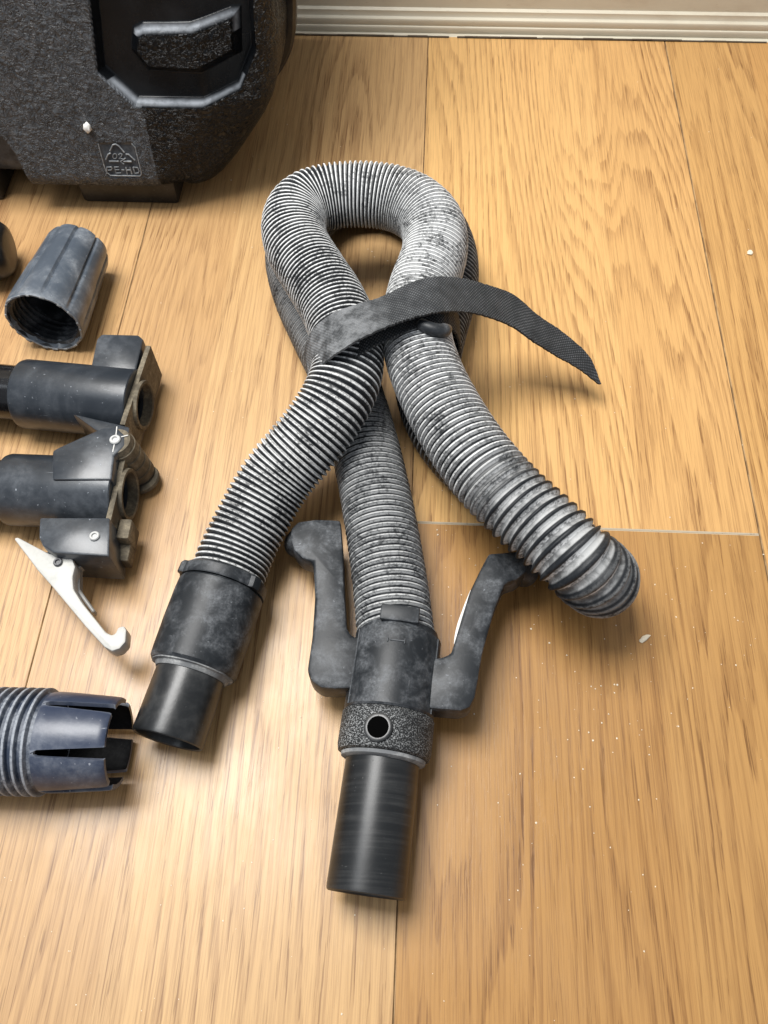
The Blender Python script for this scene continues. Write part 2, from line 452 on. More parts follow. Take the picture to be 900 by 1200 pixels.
# ------------------------------------------------------------------ wall
mb = MB()
mb.add([(-1.1, WALL_Y + 0.016, -0.01), (1.1, WALL_Y + 0.016, -0.01), (1.1, WALL_Y + 0.016, 0.9), (-1.1, WALL_Y + 0.016, 0.9),
        (-1.1, WALL_Y + 0.10, -0.01), (1.1, WALL_Y + 0.10, -0.01), (1.1, WALL_Y + 0.10, 0.9), (-1.1, WALL_Y + 0.10, 0.9)],
       [(0, 1, 2, 3), (4, 7, 6, 5), (0, 4, 5, 1), (3, 2, 6, 7), (0, 3, 7, 4), (1, 5, 6, 2)])
wall = mb.build('wall', MAT['wall'], None, None)
tag(wall, 'cream painted wall with ridged skirting behind the black case', 'wall')
def profile_run(pr, name, mat):
    v = []; n = len(pr); xs = (-1.1, -0.4, 0.0, 0.4, 1.1)
    for x in xs:
        for (d, z) in pr: v.append((x, WALL_Y + d, z))
    f = []
    for i in range(len(xs) - 1):
        for j in range(n - 1): f.append((i * n + j, (i + 1) * n + j, (i + 1) * n + j + 1, i * n + j + 1))
    m = MB(); m.add(v, f); return m.build(name, mat, wall, 40)
pr = [(0.0, 0.0)]
for k in range(2):                        # two reeds of the moulding
    z = 0.001 + k * 0.0056
    for q in range(7):
        a = math.pi * q / 6
        pr.append((0.0035 - 0.0004 * math.sin(a) + k * 0.0012, z + 0.0052 * (1 - math.cos(a)) / 2))
pr += [(0.0072, 0.0124), (0.0075, 0.0128), (0.0075, 0.0172), (0.0100, 0.0186), (0.0105, 0.085), (0.0125, 0.092), (0.0159, 0.094)]
profile_run(pr, 'skirting_moulding', MAT['skirting'])
mb = MB()
for i in range(60):
    x = -0.45 + i * 0.0165 + random.uniform(-.006, .006); L = random.uniform(0.008, 0.016); h = random.uniform(0.0004, 0.0012)
    bm = box_bm((L * 2, 0.0018, h), 0.0002, Matrix.Translation((x, WALL_Y - 0.0006, h / 2 + 0.0002)), 1); mb.bm(bm)
g = mb.build('floor_grime', MAT['grime'], None, None)
tag(g, 'dark line of dirt packed between skirting and boards', None, None, 'stuff')

# ------------------------------------------------------------------ black tool case
LEAN = math.radians(11)
fz0 = 0.020
o_ = P(235, 228, fz0); FY = o_[1]
fU = np.array([1.0, 0, 0]); fV = np.array([0, math.sin(LEAN), math.cos(LEAN)]); fN = np.array([0, -math.cos(LEAN), math.sin(LEAN)])
fO = np.array([0, FY, fz0])
FACET = 0.42
UC, UC0, UV1 = None, None, None
def facet_h(u, v):
    """how far the side facet falls away from the front; the crease runs slanting under the panel"""
    if UC is None: return 0.0
    k = min(max((UV1 - v) / UV1, 0), 1)
    d = u - (UC + (UC0 - UC) * k)
    return -FACET * 0.5 * (d + math.sqrt(d * d + 0.006 ** 2))
def face_uv(px, py):
    d = ray(px, py); h = 0.0
    for _ in range(12):
        o2 = fO + fN * h
        q = CAM + np.dot(o2 - CAM, fN) / np.dot(d, fN) * d
        u, v = q[0], np.dot(q - fO, fV)
        h = 0.5 * h + 0.5 * facet_h(u, v)
    return np.array([u, v])
_a, _b = face_uv(239, 127), face_uv(176, 228)
UC, UV1, UC0 = _a[0], _a[1], _b[0]
def uvs(pts): return np.array([face_uv(*p) for p in pts])
def face_pt(u, v, h=0.0):
    return fO + fU * u + fV * v + fN * (h + facet_h(u, v))
def sdf(poly, X, Y):
    """signed distance, negative inside"""
    d = np.full(X.shape, 1e9); ins = np.zeros(X.shape, bool); n = len(poly)
    for i in range(n):
        a, b = poly[i], poly[(i + 1) % n]; e = b - a
        wx, wy = X - a[0], Y - a[1]
        t = np.clip((wx * e[0] + wy * e[1]) / (e @ e + 1e-18), 0, 1)
        d = np.minimum(d, np.hypot(wx - t * e[0], wy - t * e[1]))
        c = ((a[1] <= Y) & (b[1] > Y)) | ((b[1] <= Y) & (a[1] > Y))
        xi = a[0] + (Y - a[1]) / (b[1] - a[1] + 1e-18) * e[0]
        ins ^= c & (X < xi)
    return np.where(ins, -d, d)
sil = uvs([(214, 229), (230, 226), (246, 218), (259, 207), (276, 187), (293, 162), (308, 139), (317, 120), (321, 100), (322, 60), (320, 30), (318, 0), (313, -60)])
sil[0][1] = 0.0
sil = np.vstack([sil, [[sil[-1][0] + 0.0, 0.30]]])
NV, NU = 470, 520
vv = np.linspace(0, 0.27, NV)
Ru = np.interp(vv, sil[:, 1], sil[:, 0])
U0 = face_uv(-70, 215)[0]
tt = np.linspace(0, 1, NU)
Ug = U0 + (Ru[:, None] - U0) * tt[None, :]; Vg = np.repeat(vv[:, None], NU, 1)
panel = uvs([(103, -6), (113, 86), (158, 126), (238, 127), (282, 105), (300, 60), (296, 0), (292, -70), (99, -70)])
bar = uvs([(152, 38), (163, 32), (220, 31), (268, 13), (280, 12), (281, 66), (233, 92), (170, 89), (150, 64)])
lowcut = uvs([(-90, 155), (2, 160), (18, 181), (34, 213), (42, 240), (42, 300), (-90, 300)])
sp_, sb_, sl_ = sdf(panel, Ug, Vg), sdf(bar, Ug, Vg), sdf(lowcut, Ug, Vg)
def sm(x): x = np.clip(x, 0, 1); return x * x * (3 - 2 * x)
DEP, BW = 0.009, 0.0036
rec = np.clip(-sp_ / BW, 0, 1)            # 0 on the rim, 1 on the panel floor
barh = np.clip(-(sb_ - 0.0) / 0.0052, 0, 1)
Hh = -DEP * rec + 0.0075 * barh * rec
cut = np.clip(-sl_ / 0.006, 0, 1); Hh -= 0.02 * cut
dsil = -sdf(np.vstack([sil, [[U0 - 0.2, 0.30]], [[U0 - 0.2, 0.0]]]), Ug, Vg)
dsil = np.maximum(dsil, 0); RR = 0.012
Hh -= np.where(dsil < RR, RR - np.sqrt(np.maximum(RR ** 2 - (RR - dsil) ** 2, 0)), 0)
grain = np.clip(1 - rec * 9, 0, 1) * (1 - np.clip(cut * 2, 0, 1)) + np.clip((barh - 0.7) / 0.3, 0, 1)
logo = uvs([(116.5, 168), (155, 168), (164, 204), (160, 207), (129, 207), (124, 202)])
sg = sdf(logo, Ug, Vg)
Hh -= 0.0007 * np.clip(-sg / 0.0008, 0, 1); grain *= np.clip(sg / 0.001, 0, 1)
grain = np.clip(grain, 0, 1)
# panel and bar lips facing up: wear, dust and caught light in the colour
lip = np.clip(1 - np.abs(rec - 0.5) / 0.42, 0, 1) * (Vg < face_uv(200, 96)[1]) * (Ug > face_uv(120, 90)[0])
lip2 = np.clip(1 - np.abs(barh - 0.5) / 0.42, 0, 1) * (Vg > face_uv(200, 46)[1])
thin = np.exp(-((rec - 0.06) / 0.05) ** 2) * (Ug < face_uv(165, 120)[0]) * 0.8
worn_bright = np.clip(np.maximum(lip, lip2) * 0.85 + thin, 0, 1)
worn_bright *= np.where(Ug > UC + 0.004, 0.7, 1.0)
verts = []
nzv = []
for i in range(NV):
    for j in range(NU):
        verts.append(face_pt(Ug[i, j], Vg[i, j], Hh[i, j]))
faces = [(i * NU + j, i * NU + j + 1, (i + 1) * NU + j + 1, (i + 1) * NU + j) for i in range(NV - 1) for j in range(NU - 1)]
YB = FY + 0.088
gr_, wr_ = list(grain.ravel()), list(worn_bright.ravel())
# side walls of the front shell, bottom edge then right edge, back to the parting plane
edge = [j for j in range(NU)] + [i * NU + NU - 1 for i in range(1, NV)]
base = len(verts)
SIDE = 5
for q in range(1, SIDE + 1):
    for e in edge:
        p = verts[e]; f_ = q / SIDE
        verts.append(np.array([p[0] + 0.002 * f_, p[1] + (YB - p[1]) * f_, p[2] - 0.001 * f_])); gr_.append(0.35); wr_.append(0.0)
ne = len(edge)
for q in range(SIDE):
    for k in range(ne - 1):
        a = edge[k] if q == 0 else base + (q - 1) * ne + k
        b = edge[k + 1] if q == 0 else base + (q - 1) * ne + k + 1
        c = base + q * ne + k + 1; d = base + q * ne + k
        faces.append((a, d, c, b))
case = thing('tool_case', (-0.25, FY + 0.09, 0), 'big grained black plastic tool case standing against the cream wall', 'tool case')
mb = MB(); mb.add(verts, faces)
front = mb.build('front_shell', MAT['case'], case, 60, {'grain': gr_, 'worn_bright': wr_})
# outline of the case in the parting plane
outl = [np.array([verts[base + (SIDE - 1) * ne + k][0], verts[base + (SIDE - 1) * ne + k][2]]) for k in range(0, ne, 9)]
top_z = outl[-1][1]
def outline(off):
    o = np.array(outl); T = np.gradient(o, axis=0); T /= np.linalg.norm(T, axis=1)[:, None] + 1e-9
    N = np.stack([T[:, 1], -T[:, 0]], 1); r = o + N * off
    r[:, 1] = np.maximum(r[:, 1], 0.004)
    return [tuple(p) for p in r] + [(r[0][0], top_z)]
def slab(mbx, off, y0, y1, bev):
    o = outline(off); o2 = outline(off - bev)
    rings = [[(p[0], y0, p[1]) for p in o2], [(p[0], y0 + bev, p[1]) for p in o], [(p[0], y1 - bev, p[1]) for p in o], [(p[0], y1, p[1]) for p in o2]]
    mbx.add(*loft(rings, True, True))
mb = MB(); slab(mb, -0.006, YB - 0.004, YB + 0.004, 0.001); mb.build('parting_groove', MAT['case_side'], case, 40)
mb = MB(); slab(mb, 0.0055, YB + 0.004, YB + 0.018, 0.002); mb.build('front_flange', MAT['case_side'], case, 40)
mb = MB(); slab(mb, 0.004, YB + 0.0185, YB + 0.026, 0.0015); mb.build('rear_flange', MAT['case_side'], case, 40)
mb = MB(); slab(mb, -0.002, YB + 0.026, WALL_Y - 0.006, 0.004); mb.build('rear_shell', MAT['case_side'], case, 40)
# feet
for (a, b) in (((88, 0), (204, 0)), ((-62, 0), (-8, 0))):
    xa, xb = P(a[0], 240, 0.01)[0], P(b[0], 240, 0.01)[0]
    mb = MB(); mb.bm(box_bm((xb - xa, 0.080, 0.0235), 0.003, Matrix.Translation(((xa + xb) / 2, FY + 0.052, 0.0118)))); mb.build('foot', MAT['case_side'], case, 40)
# moulded recycling mark
def lz(X, Y): return (100 + X / 11.25, 150 + Y / 11.25)
def stroke(mbx, pts, r=0.00042, h=0.0001):
    q = []
    for p in pts:
        u = face_uv(*lz(*p)); q.append(face_pt(u[0], u[1], h))
    q = np.array(q)
    if len(q) == 2: q = np.array([q[0], (q[0] + q[1]) / 2, q[1]])
    mbx.add(*tube(q, r, 6, True, up=fN))
mb = MB()
stroke(mb, [(170, 205), (250, 500), (275, 575), (335, 625), (720, 632), (740, 610), (735, 560), (655, 250), (610, 205)])
stroke(mb, [(325, 300), (362, 220), (400, 212), (440, 235), (515, 320)], 0.0005)
stroke(mb, [(535, 345), (570, 345), (655, 425)], 0.0005)
stroke(mb, [(270, 415), (300, 345), (335, 328)], 0.0005)
stroke(mb, [(315, 436), (440, 436)], 0.0006); stroke(mb, [(505, 438), (610, 440)], 0.0006)
stroke(mb, [(530, 395), (465, 440), (510, 475)], 0.0005)
z0 = [(390 + 27 * math.cos(a), 370 + 34 * math.sin(a)) for a in np.linspace(0, 2 * math.pi, 13)]
stroke(mb, z0, 0.00035)
stroke(mb, [(440, 350), (460, 332), (485, 345), (478, 370), (445, 402), (495, 402)], 0.00035)
for L in ([(285, 600), (283, 515), (345, 512), (355, 530), (340, 552), (300, 555)],                       # P
          [(440, 512), (385, 512), (405, 592), (470, 590)], [(395, 548), (450, 548)],                      # E
          [(478, 550), (515, 550)],                                                                        # -
          [(535, 515), (555, 605)], [(590, 515), (615, 605)], [(548, 552), (604, 552)],                    # H
          [(630, 515), (655, 595), (700, 590), (712, 565), (690, 520), (630, 515)]):                       # D
    stroke(mb, L, 0.0004)
mb.build('recycling_mark', MAT['mark'], front, 40)
# crumb stuck on the case
cu = face_uv(103, 148); cp = face_pt(cu[0], cu[1], 0.0015)
def crumb(name, c, r, mat, stretch=(1, 1, 1), seed=0):
    bm = bmesh.new(); bmesh.ops.create_icosphere(bm, subdivisions=2, radius=1)
    rr = random.Random(seed)
    for v in bm.verts:
        k = 1 + 0.45 * mnoise.noise(v.co * 1.7 + Vector((seed * 3.1, 0, 0)))
        v.co = Vector((v.co.x * stretch[0], v.co.y * stretch[1], v.co.z * stretch[2])) * r * k
    bmesh.ops.rotate(bm, verts=bm.verts, cent=(0, 0, 0), matrix=Matrix.Rotation(rr.uniform(0, 6), 3, 'Z'))
    bmesh.ops.translate(bm, verts=bm.verts, vec=[float(q) for q in c])
    m = MB(); m.bm(bm); return m.build(name, mat, None, 60)
tag(crumb('plaster_crumb', cp, 0.0036, MAT['gypsum'], (0.9, 0.7, 1.0), 3), 'white plaster crumb stuck on the face of the black case', 'crumb')

# ------------------------------------------------------------------ vacuum hose
HR = 0.0198                                # outer radius of the ribs
e0 = P(667, 648, 0.0605); e1 = P(668, 649, 0.0210)
dv = P(660, 640, .06) - P(600, 589, .06); dv[2] = 0; dv /= np.linalg.norm(dv)
turn = []
for k in range(0, 9):
    a = math.pi * k / 8
    turn.append((e0 + e1) / 2 + (e0 - e1) / 2 * math.cos(a) + dv * (0.0200 * math.sin(a)))
hose_pts = [P(*q) for q in [
    (258, 700, .0225), (272, 660, .0235), (289, 622, .027), (322, 563, .036), (365, 512, .048), (398, 462, .058), (409, 415, .0615),
    (393, 362, .062), (366, 318, .0615), (345, 280, .061), (349, 246, .061), (382, 231, .061), (430, 228, .0615), (474, 236, .061),
    (505, 260, .061), (510, 295, .061), (496, 335, .0615), (488, 372, .062), (490, 408, .062), (506, 452, .0615), (533, 502, .061),
    (566, 549, .061), (606, 592, .0605), (636, 618, .0605)]] + turn + [P(*q) for q in [
    (634, 617, .0205), (606, 593, .0205), (566, 556, .0205), (522, 508, .0208), (500, 450, .021), (508, 395, .021), (524, 340, .021), (522, 290, .021), (492, 245, .021),
    (430, 226, .021), (372, 243, .021), (346, 290, .021), (354, 340, .021), (376, 388, .021), (404, 445, .021), (424, 510, .021),
    (438, 570, .0212), (449, 630, .0215), (458, 690, .0225), (463, 738, .0235), (466, 760, .024)]]
hp = catmull(hose_pts, 14)
Lh = plen(hp)
# smooth a little, then lay the ribs along it with a pitch that follows how far the hose is stretched
ss = np.linspace(0, Lh, 1600); hp = resample(hp, ss)
ker = np.hanning(41); ker /= ker.sum()
pad = np.vstack([hp[:1] + (hp[:1] - hp[1:21][::-1]), hp, hp[-1:] + (hp[-1:] - hp[-21:-1][::-1])])
hp2 = np.stack([np.convolve(pad[:, k], ker, 'valid') for k in range(3)], 1)[:len(hp)]
hp = hp2; Lh = plen(hp)
fine = np.linspace(0, Lh, 4000); fp = resample(hp, fine)
def near_s(q):
    return fine[np.argmin(np.linalg.norm(fp - q, axis=1))]
s_turn = near_s(turn[4])
kn = [(0, .0034), (near_s(P(365, 512, .048)), .0031), (near_s(P(393, 362, .062)), .0028), (near_s(P(430, 228, .0615)), .0028),
      (near_s(P(496, 335, .0615)), .0028), (near_s(P(506, 452, .0615)), .0030), (near_s(P(566, 549, .061)), .0036), (near_s(P(604, 590, .0605)), .0052), (near_s(P(650, 632, .0605)), .0055),
      (s_turn, .0044), (s_turn + 0.06, .0042), (s_turn + 0.12, .0032), (near_s(P(430, 226, .021)), .0031), (near_s(P(438, 570, .0212)), .0034), (Lh, .0035)]
kn.sort()
pitch = np.interp(fine, [k[0] for k in kn], [k[1] for k in kn])
ph = np.concatenate([[0], np.cumsum(np.diff(fine) / pitch[:-1])])
NP = int(ph[-1] * 8); HN = 44
pk = np.linspace(0, ph[-1], NP); sk = np.interp(pk, ph, fine); cen = resample(hp, sk)
pit = np.interp(sk, fine, pitch)
big = resample(hp, sk)
T, N, B = frames(resample(hp, np.linspace(0, Lh, NP)))   # uniform frames keep the transport stable
T, N, B = frames(cen)
wob = np.array([mnoise.noise(Vector((k * 0.9, 4.2, 0))) for k in pk])
th = np.linspace(0, 2 * math.pi, HN, endpoint=False)
hv, hr, hf, hs = [], [], [], []
dust = np.empty(NP)
for i in range(NP):
    amp = 0.0011 + 0.0007 * np.clip((pit[i] - .0034) / .003, 0, 1)
    sag = 0.06 * np.array([mnoise.noise(Vector((math.cos(a) * .8, math.sin(a) * .8, pk[i] * 0.35))) for a in th[::4]]).repeat(4)
    phs = pk[i] + th / (2 * math.pi) + sag
    c = 0.5 + 0.5 * np.cos(2 * math.pi * phs)
    st_ = float(np.clip((pit[i] - .0037) / .0014, 0, 1)); prof = c ** (0.75 + 0.9 * st_)
    r = HR - 2 * amp * (1 - prof) + 0.0002 * wob[i]
    q = cen[i] + np.cos(th)[:, None] * N[i] * r[:, None] + np.sin(th)[:, None] * B[i] * r[:, None]
    hv.append(q); hr.append(c); hs.append(np.full(HN, st_)); hf.append(0.5 + 0.5 * np.cos(2 * math.pi * (phs - 0.27)))
rings = hv
v, f = loft([list(q) for q in rings], True, False)
frac = sk / Lh
du = np.interp(frac, [0, .1, .2, .3, .42, .47, .52, .8, .86, 1], [.95, 1.0, 1.15, 1.1, .95, 1.0, .7, .6, .75, .9])
hose = thing('vacuum_hose', P(440, 560, 0), 'dusty grey corrugated vacuum hose looped over itself with a cuff on each end', 'vacuum hose')
mb = MB(); mb.add(v, f)
mb.build('corrugated_tube', MAT['hose'], hose, 180, {'ridge': np.concatenate(hr), 'flank': np.concatenate(hf), 'stretch': np.concatenate(hs), 'dustiness': np.repeat(du, HN)})

# plain cuff on the left end
A, Bq = P(262, 684, .0232), P(196, 868, .0200)
AX = (Bq - A) / np.linalg.norm(Bq - A); LA = np.linalg.norm(Bq - A)
at = lambda t: A + AX * t
Lc = np.linalg.norm(P(227, 785, .0225) - A)
mb = MB()
rb = lambda s, r, a: r + 0.00025 * mnoise.noise(Vector((math.cos(a) * 2, math.sin(a) * 2, s * 120)))
mb.add(*lathe(A, Bq, [(0.0035, .0170), (0.0035, .0217), (0.0045, .0224), (0.010, .0226), (0.024, .0227), (Lc - .006, .0224), (Lc - .0015, .0222), (Lc, .0212), (Lc, .0165)], 72, rb))
cuff = mb.build('swivel_cuff', MAT['cuff'], hose, 30)
mb = MB()
def notch(s, r, a):
    d = (a - math.radians(302)) % (2 * math.pi); d = min(d, 2 * math.pi - d)
    d2 = (a - math.radians(60)) % (2 * math.pi); d2 = min(d2, 2 * math.pi - d2)
    return r + (0.0016 if d < 0.16 else 0) + (0.0016 if d2 < 0.12 else 0)
mb.add(*lathe(A, Bq, [(-0.0035, .0192), (-0.0035, .0219), (-.0025, .0228), (0.0022, .0230), (0.0031, .0226), (0.0031, .0180)], 96, notch))
mb.build('retaining_ring', MAT['cuff'], cuff, 30)
mb = MB(); A2, t2, n2, b2 = axis_frame(A, Bq)
mb.add(*lathe(A, Bq, [(Lc - .0008, .0163), (Lc - .0008, .0210), (Lc + .0006, .0207), (Lc + .0010, .0190), (Lc + .0030, .0179), (Lc + .0030, .0163)], 72, lambda s, r, a: r + (.0006 * mnoise.noise(Vector((math.cos(a) * 5, math.sin(a) * 5, s * 700))) if r > .018 else 0)))
mb.build('dust_caked_rim', MAT['pale_rim'], cuff, 40)
mb = MB()
mb.add(*lathe(A, Bq, [(Lc - .004, .0172), (LA - .002, .0176), (LA - .0005, .0174), (LA, .0169), (LA - .0005, .0160), (LA - .003, .0156), (Lc - .004, .0156)], 72))
mb.build('spigot', MAT['spigot'], cuff, 35)

# handle fitting on the middle end
Y0, Y1 = P(467, 748, .0240), P(428.5, 1049, .0196)
YX = (Y1 - Y0) / np.linalg.norm(Y1 - Y0); LY = np.linalg.norm(Y1 - Y0)
YA, yt, yn, yb_ = axis_frame(Y0, Y1)
yat = lambda t, up=0.0, side=0.0: Y0 + yt * t + yn * up + yb_ * side
l1 = np.linalg.norm(P(455, 838, .0228) - Y0); l2 = np.linalg.norm(P(446, 888, .0222) - Y0)
fit = MB()
fit.add(*lathe(Y0, Y1, [(-.0035, .0180), (-.0035, .0194), (-.0005, .0202), (0.0, .0212), (.001, .0216), (l1 * .5, .0216), (l1 - .001, .0219), (l1, .0212), (l1, .0165)], 80))
fitting = fit.build('handle_collar', MAT['cuff'], hose, 30)
mb = MB(); mb.add(*lathe(Y0, Y1, [(l1 + .0003, .0170), (l1 + .0003, .0216), (l1 + .0013, .0223), (l2 - .004, .0224), (l2 - .0012, .0218), (l2 - .0006, .0205), (l2 - .0006, .0170)], 80))
band = mb.build('stippled_band', MAT['knurl'], fitting, 30)
mb = MB(); mb.add(*lathe(Y0, Y1, [(l2 - .002, .0165), (l2 - .0003, .0202), (l2 + .0012, .0199), (l2 + .0022, .0180), (l2 + .0022, .0165)], 72))
mb.build('dust_caked_rim', MAT['pale_rim'], fitting, 40)
mb = MB(); mb.add(*lathe(Y0, Y1, [(l2 - .004, .0174), (l2 + .012, .0176), (LY - .002, .0178), (LY - .0005, .0176), (LY, .0170), (LY - .0005, .0162), (LY - .003, .0158), (l2 - .004, .0158)], 72))
mb.build('spigot', MAT['spigot_turned'], fitting, 35)
# boss in the band; near-black disc paints in the shade of its hole
hc = (l1 + l2) / 2 + .0008
ha = math.radians(8)
hd = yn * math.cos(ha) - yb_ * math.sin(ha)
if (yb_[0] < 0): hd = yn * math.cos(ha) + yb_ * math.sin(ha)
hcp = Y0 + yt * hc
mb = MB(); mb.add(*lathe(hcp, hcp + hd, [(.0205, .0068), (.0230, .0066), (.0233, .0058), (.0233, .0050), (.0228, .0048)], 40, None, False, up=tuple(yt)))
mb.build('boss', MAT['spigot'], band, 30)
mb = MB(); mb.add(*lathe(hcp, hcp + hd, [(.0230, .0030), (.02285, .0049)], 32, None, True, up=tuple(yt))); mb.build('boss_hole', MAT['void'], band, None)
# neck clip, seam and moulded bars
xdir = yb_ if yb_[0] > 0 else -yb_
mb = MB(); mb.bm(box_bm((.019, .008, .003), .0008, frame_mat(yat(-.006, .0196), xdir, yt, yn))); mb.build('neck_clip', MAT['cuff'], fitting, 30)
mb = MB()
mb.bm(box_bm((.0075, .0007, .0006), .0002, frame_mat(yat(.008, .0217) + xdir * .0005, xdir, yt, yn), 1))
for dx, hh in ((-.0042, .0022), (.0040, .0026)):
    mb.bm(box_bm((.0006, hh, .0006), .0002, frame_mat(yat(.008, .0216) + xdir * dx, xdir, yt, yn), 1))
for k, (dx, hh) in enumerate(((.0015, .0016), (.003, .002), (.0052, .0027), (.0066, .0027), (.0084, .0030))):
    mb.bm(box_bm((.0005, hh, .0006), .0002, frame_mat(yat(.0275, .0214 - .00035 * k) + xdir * dx, xdir, yt, yn), 1))
mb.build('moulded_mark', MAT['cuff'], fitting, None)
for ang in (-62, 66):
    a = math.radians(ang); d_ = yn * math.cos(a) + xdir * math.sin(a)
    mb = MB(); mb.add(*tube(np.array([yat(.001) + d_ * .0216, yat(l1 * .5) + d_ * .0217, yat(l1 - .001) + d_ * .0219]), .0004, 6)); mb.build('mould_seam', MAT['cuff'], fitting, 30)

# the two bracket arms
zb = .026
for arm, knob in (([(399, 609), (402, 650), (403, 684), (406, 735), (412, 745), (428, 748), (428, 806), (392, 807), (376, 806), (365, 798), (360, 786), (363, 765), (366, 745), (369, 700), (367, 658), (354, 654), (344, 644), (340, 632), (341, 619), (349, 611), (370, 608)],
                   [P(372, 630, .026), P(360, 631, .024), P(351, 636, .018), P(349, 640, .009)]),
                  ([(573, 648), (562, 669), (551, 692), (538, 735), (529, 765), (518, 770), (502, 772), (502, 830), (540, 833), (551, 829), (557, 817), (561, 795), (565, 767), (580, 713), (592, 683), (606, 679), (617, 670), (618, 659), (606, 651), (590, 647)],
                   [P(590, 664, .026), P(603, 664, .024), P(612, 669, .018), P(615, 674, .009)])):
    mb = MB(); mb.bm(prism_bm(px_poly(arm, .0335), (0, 0, -.0165), .0016, 2)); o_arm = mb.build('bracket_arm', MAT['cuff'], fitting, 42)
    mb = MB(); q = catmull(knob, 6); mb.add(*tube(q, np.interp(np.linspace(0, 1, len(q)), [0, .3, .8, 1], [.0070, .0076, .0080, .0066]), 20)); mb.build('hook_end', MAT['cuff'], fitting, 42)
mb = MB(); q = [P(533, 755, .0290), P(541, 724, .0295), P(552, 692, .0305)]
mb.add(*tube(catmull(q, 4), [.0006, .0012, .0014, .0014, .0012, .0010, .0009, .0007, .0004], 6)); mb.build('chalk_streak', MAT['gypsum'], fitting, 40)

# ------------------------------------------------------------------ strap
def ribbon(pairs, thick, nsub=8, tip=False):
    """pairs of edge points (far edge, near edge), turned into a band with thickness"""
    Ua = catmull([p[0] for p in pairs], nsub); La = catmull([p[1] for p in pairs], nsub)
    n = len(Ua); K = 7; jr = np.random.default_rng(5); Ua = Ua + jr.normal(0, .00009, Ua.shape); La = La + jr.normal(0, .00013, La.shape); mid = (Ua + La) / 2
    T_ = np.gradient(mid, axis=0); T_ /= np.linalg.norm(T_, axis=1)[:, None]
    Wd = La - Ua; Nn = np.cross(T_, Wd); Nn /= np.linalg.norm(Nn, axis=1)[:, None] + 1e-12
    s = np.concatenate([[0], np.cumsum(np.linalg.norm(np.diff(mid, axis=0), axis=1))])
    rings = []; uv = []
    for i in range(n):
        top = [Ua[i] + Wd[i] * k / (K - 1) + Nn[i] * thick / 2 for k in range(K)]
        bot = [Ua[i] + Wd[i] * k / (K - 1) - Nn[i] * thick / 2 for k in range(K)][::-1]
        rings.append(top + bot)
        wl = np.linalg.norm(Wd[i]); uv += [(s[i], wl * k / (K - 1)) for k in range(K)] + [(s[i], wl * k / (K - 1)) for k in range(K)][::-1]
    v, f = loft(rings, True, True)
    return v, f, uv, s
def strap_obj(name, pairs, thick, mat, parent, rub=None, nsub=14):
    v, f, uv, s = ribbon(pairs, thick, nsub)
    m = MB(); m.add(v, f)
    ra = np.repeat(np.interp(s / s[-1], *rub) if rub else np.zeros(len(s)), 14)
    o = m.build(name, mat, parent, 40, {'rubbed': ra})
    lay = o.data.uv_layers.new(name='UVMap')
    idx = np.empty(len(o.data.loops), int); o.data.loops.foreach_get('vertex_index', idx)
    lay.data.foreach_set('uv', np.array(uv)[idx].ravel().astype(np.float32))
    return o, s
strap = thing('hose_strap', P(450, 480, 0), 'black webbing strap wrapped round the hose with its loose tail pointing right', 'strap')
pr_ = [((360, 428, .040), (364, 466, .040)), ((358, 408, .056), (365, 448, .056)), ((367, 387, .071), (374, 432, .071)), ((390, 368, .083), (394, 415, .085)),
       ((420, 357, .0865), (424, 397, .090)), ((446, 349, .0875), (455, 383, .0915)), ((479, 333, .088), (487, 372, .0915)), ((509, 325, .0865), (517, 366, .088)),
       ((543, 327, .077), (546, 366, .076)), ((576, 336, .066), (576, 373, .065)), ((603, 347, .056), (600, 383, .055)), ((630, 370, .046), (626, 401, .046)),
       ((661, 391, .036), (650, 416, .036)), ((690, 418, .026), (679, 433, .026)), ((704, 450, .017), (702.5, 451, .017))]
strap_obj('outer_band', [(P(*a), P(*b)) for a, b in pr_], .0012, MAT['web'], strap, ([0, .12, .22, .3, .34, 1], [.8, 1, 1, .8, 0.1, 0]))
pi_ = [((374, 440, .036), (379, 474, .036)), ((374, 424, .052), (380, 458, .051)), ((382, 408, .066), (389, 443, .065)), ((400, 392, .0755), (405, 429, .0745)),
       ((426, 378, .0800), (430, 411, .0795)), ((455, 368, .0815), (460, 396, .081)), ((490, 356, .0820), (492, 382, .0815)), ((512, 350, .0800), (516, 381, .0795)),
       ((529, 356, .070), (531, 388, .069)), ((537, 372, .054), (538, 402, .053)), ((537, 386, .038), (538, 418, .037)), ((532, 400, .022), (533, 432, .021))]
strap_obj('inner_band', [(P(*a), P(*b)) for a, b in pi_], .0012, MAT['web'], strap)
# stitched seam across the outer band, and the moulded loop end
mb = MB(); a, b = P(445.5, 349.5, .0864), P(451, 386, .0864)
mb.add(*tube(np.array([a, (a + b) / 2 + np.array([0, 0, .0003]), b]), .00035, 6)); mb.build('stitch_line', MAT['mark'], strap, 40)
mb = MB()
q = catmull([P(490, 379, .082), P(497, 382, .083), P(507, 386, .083), P(517, 388, .0815), P(526, 385, .078)], 6)
mb.add(*tube(q, np.interp(np.linspace(0, 1, len(q)), [0, .12, .5, .85, 1], [.0018, .0034, .0036, .0040, .0022]), 14)); mb.build('loop_end', MAT['cuff'], strap, 40)

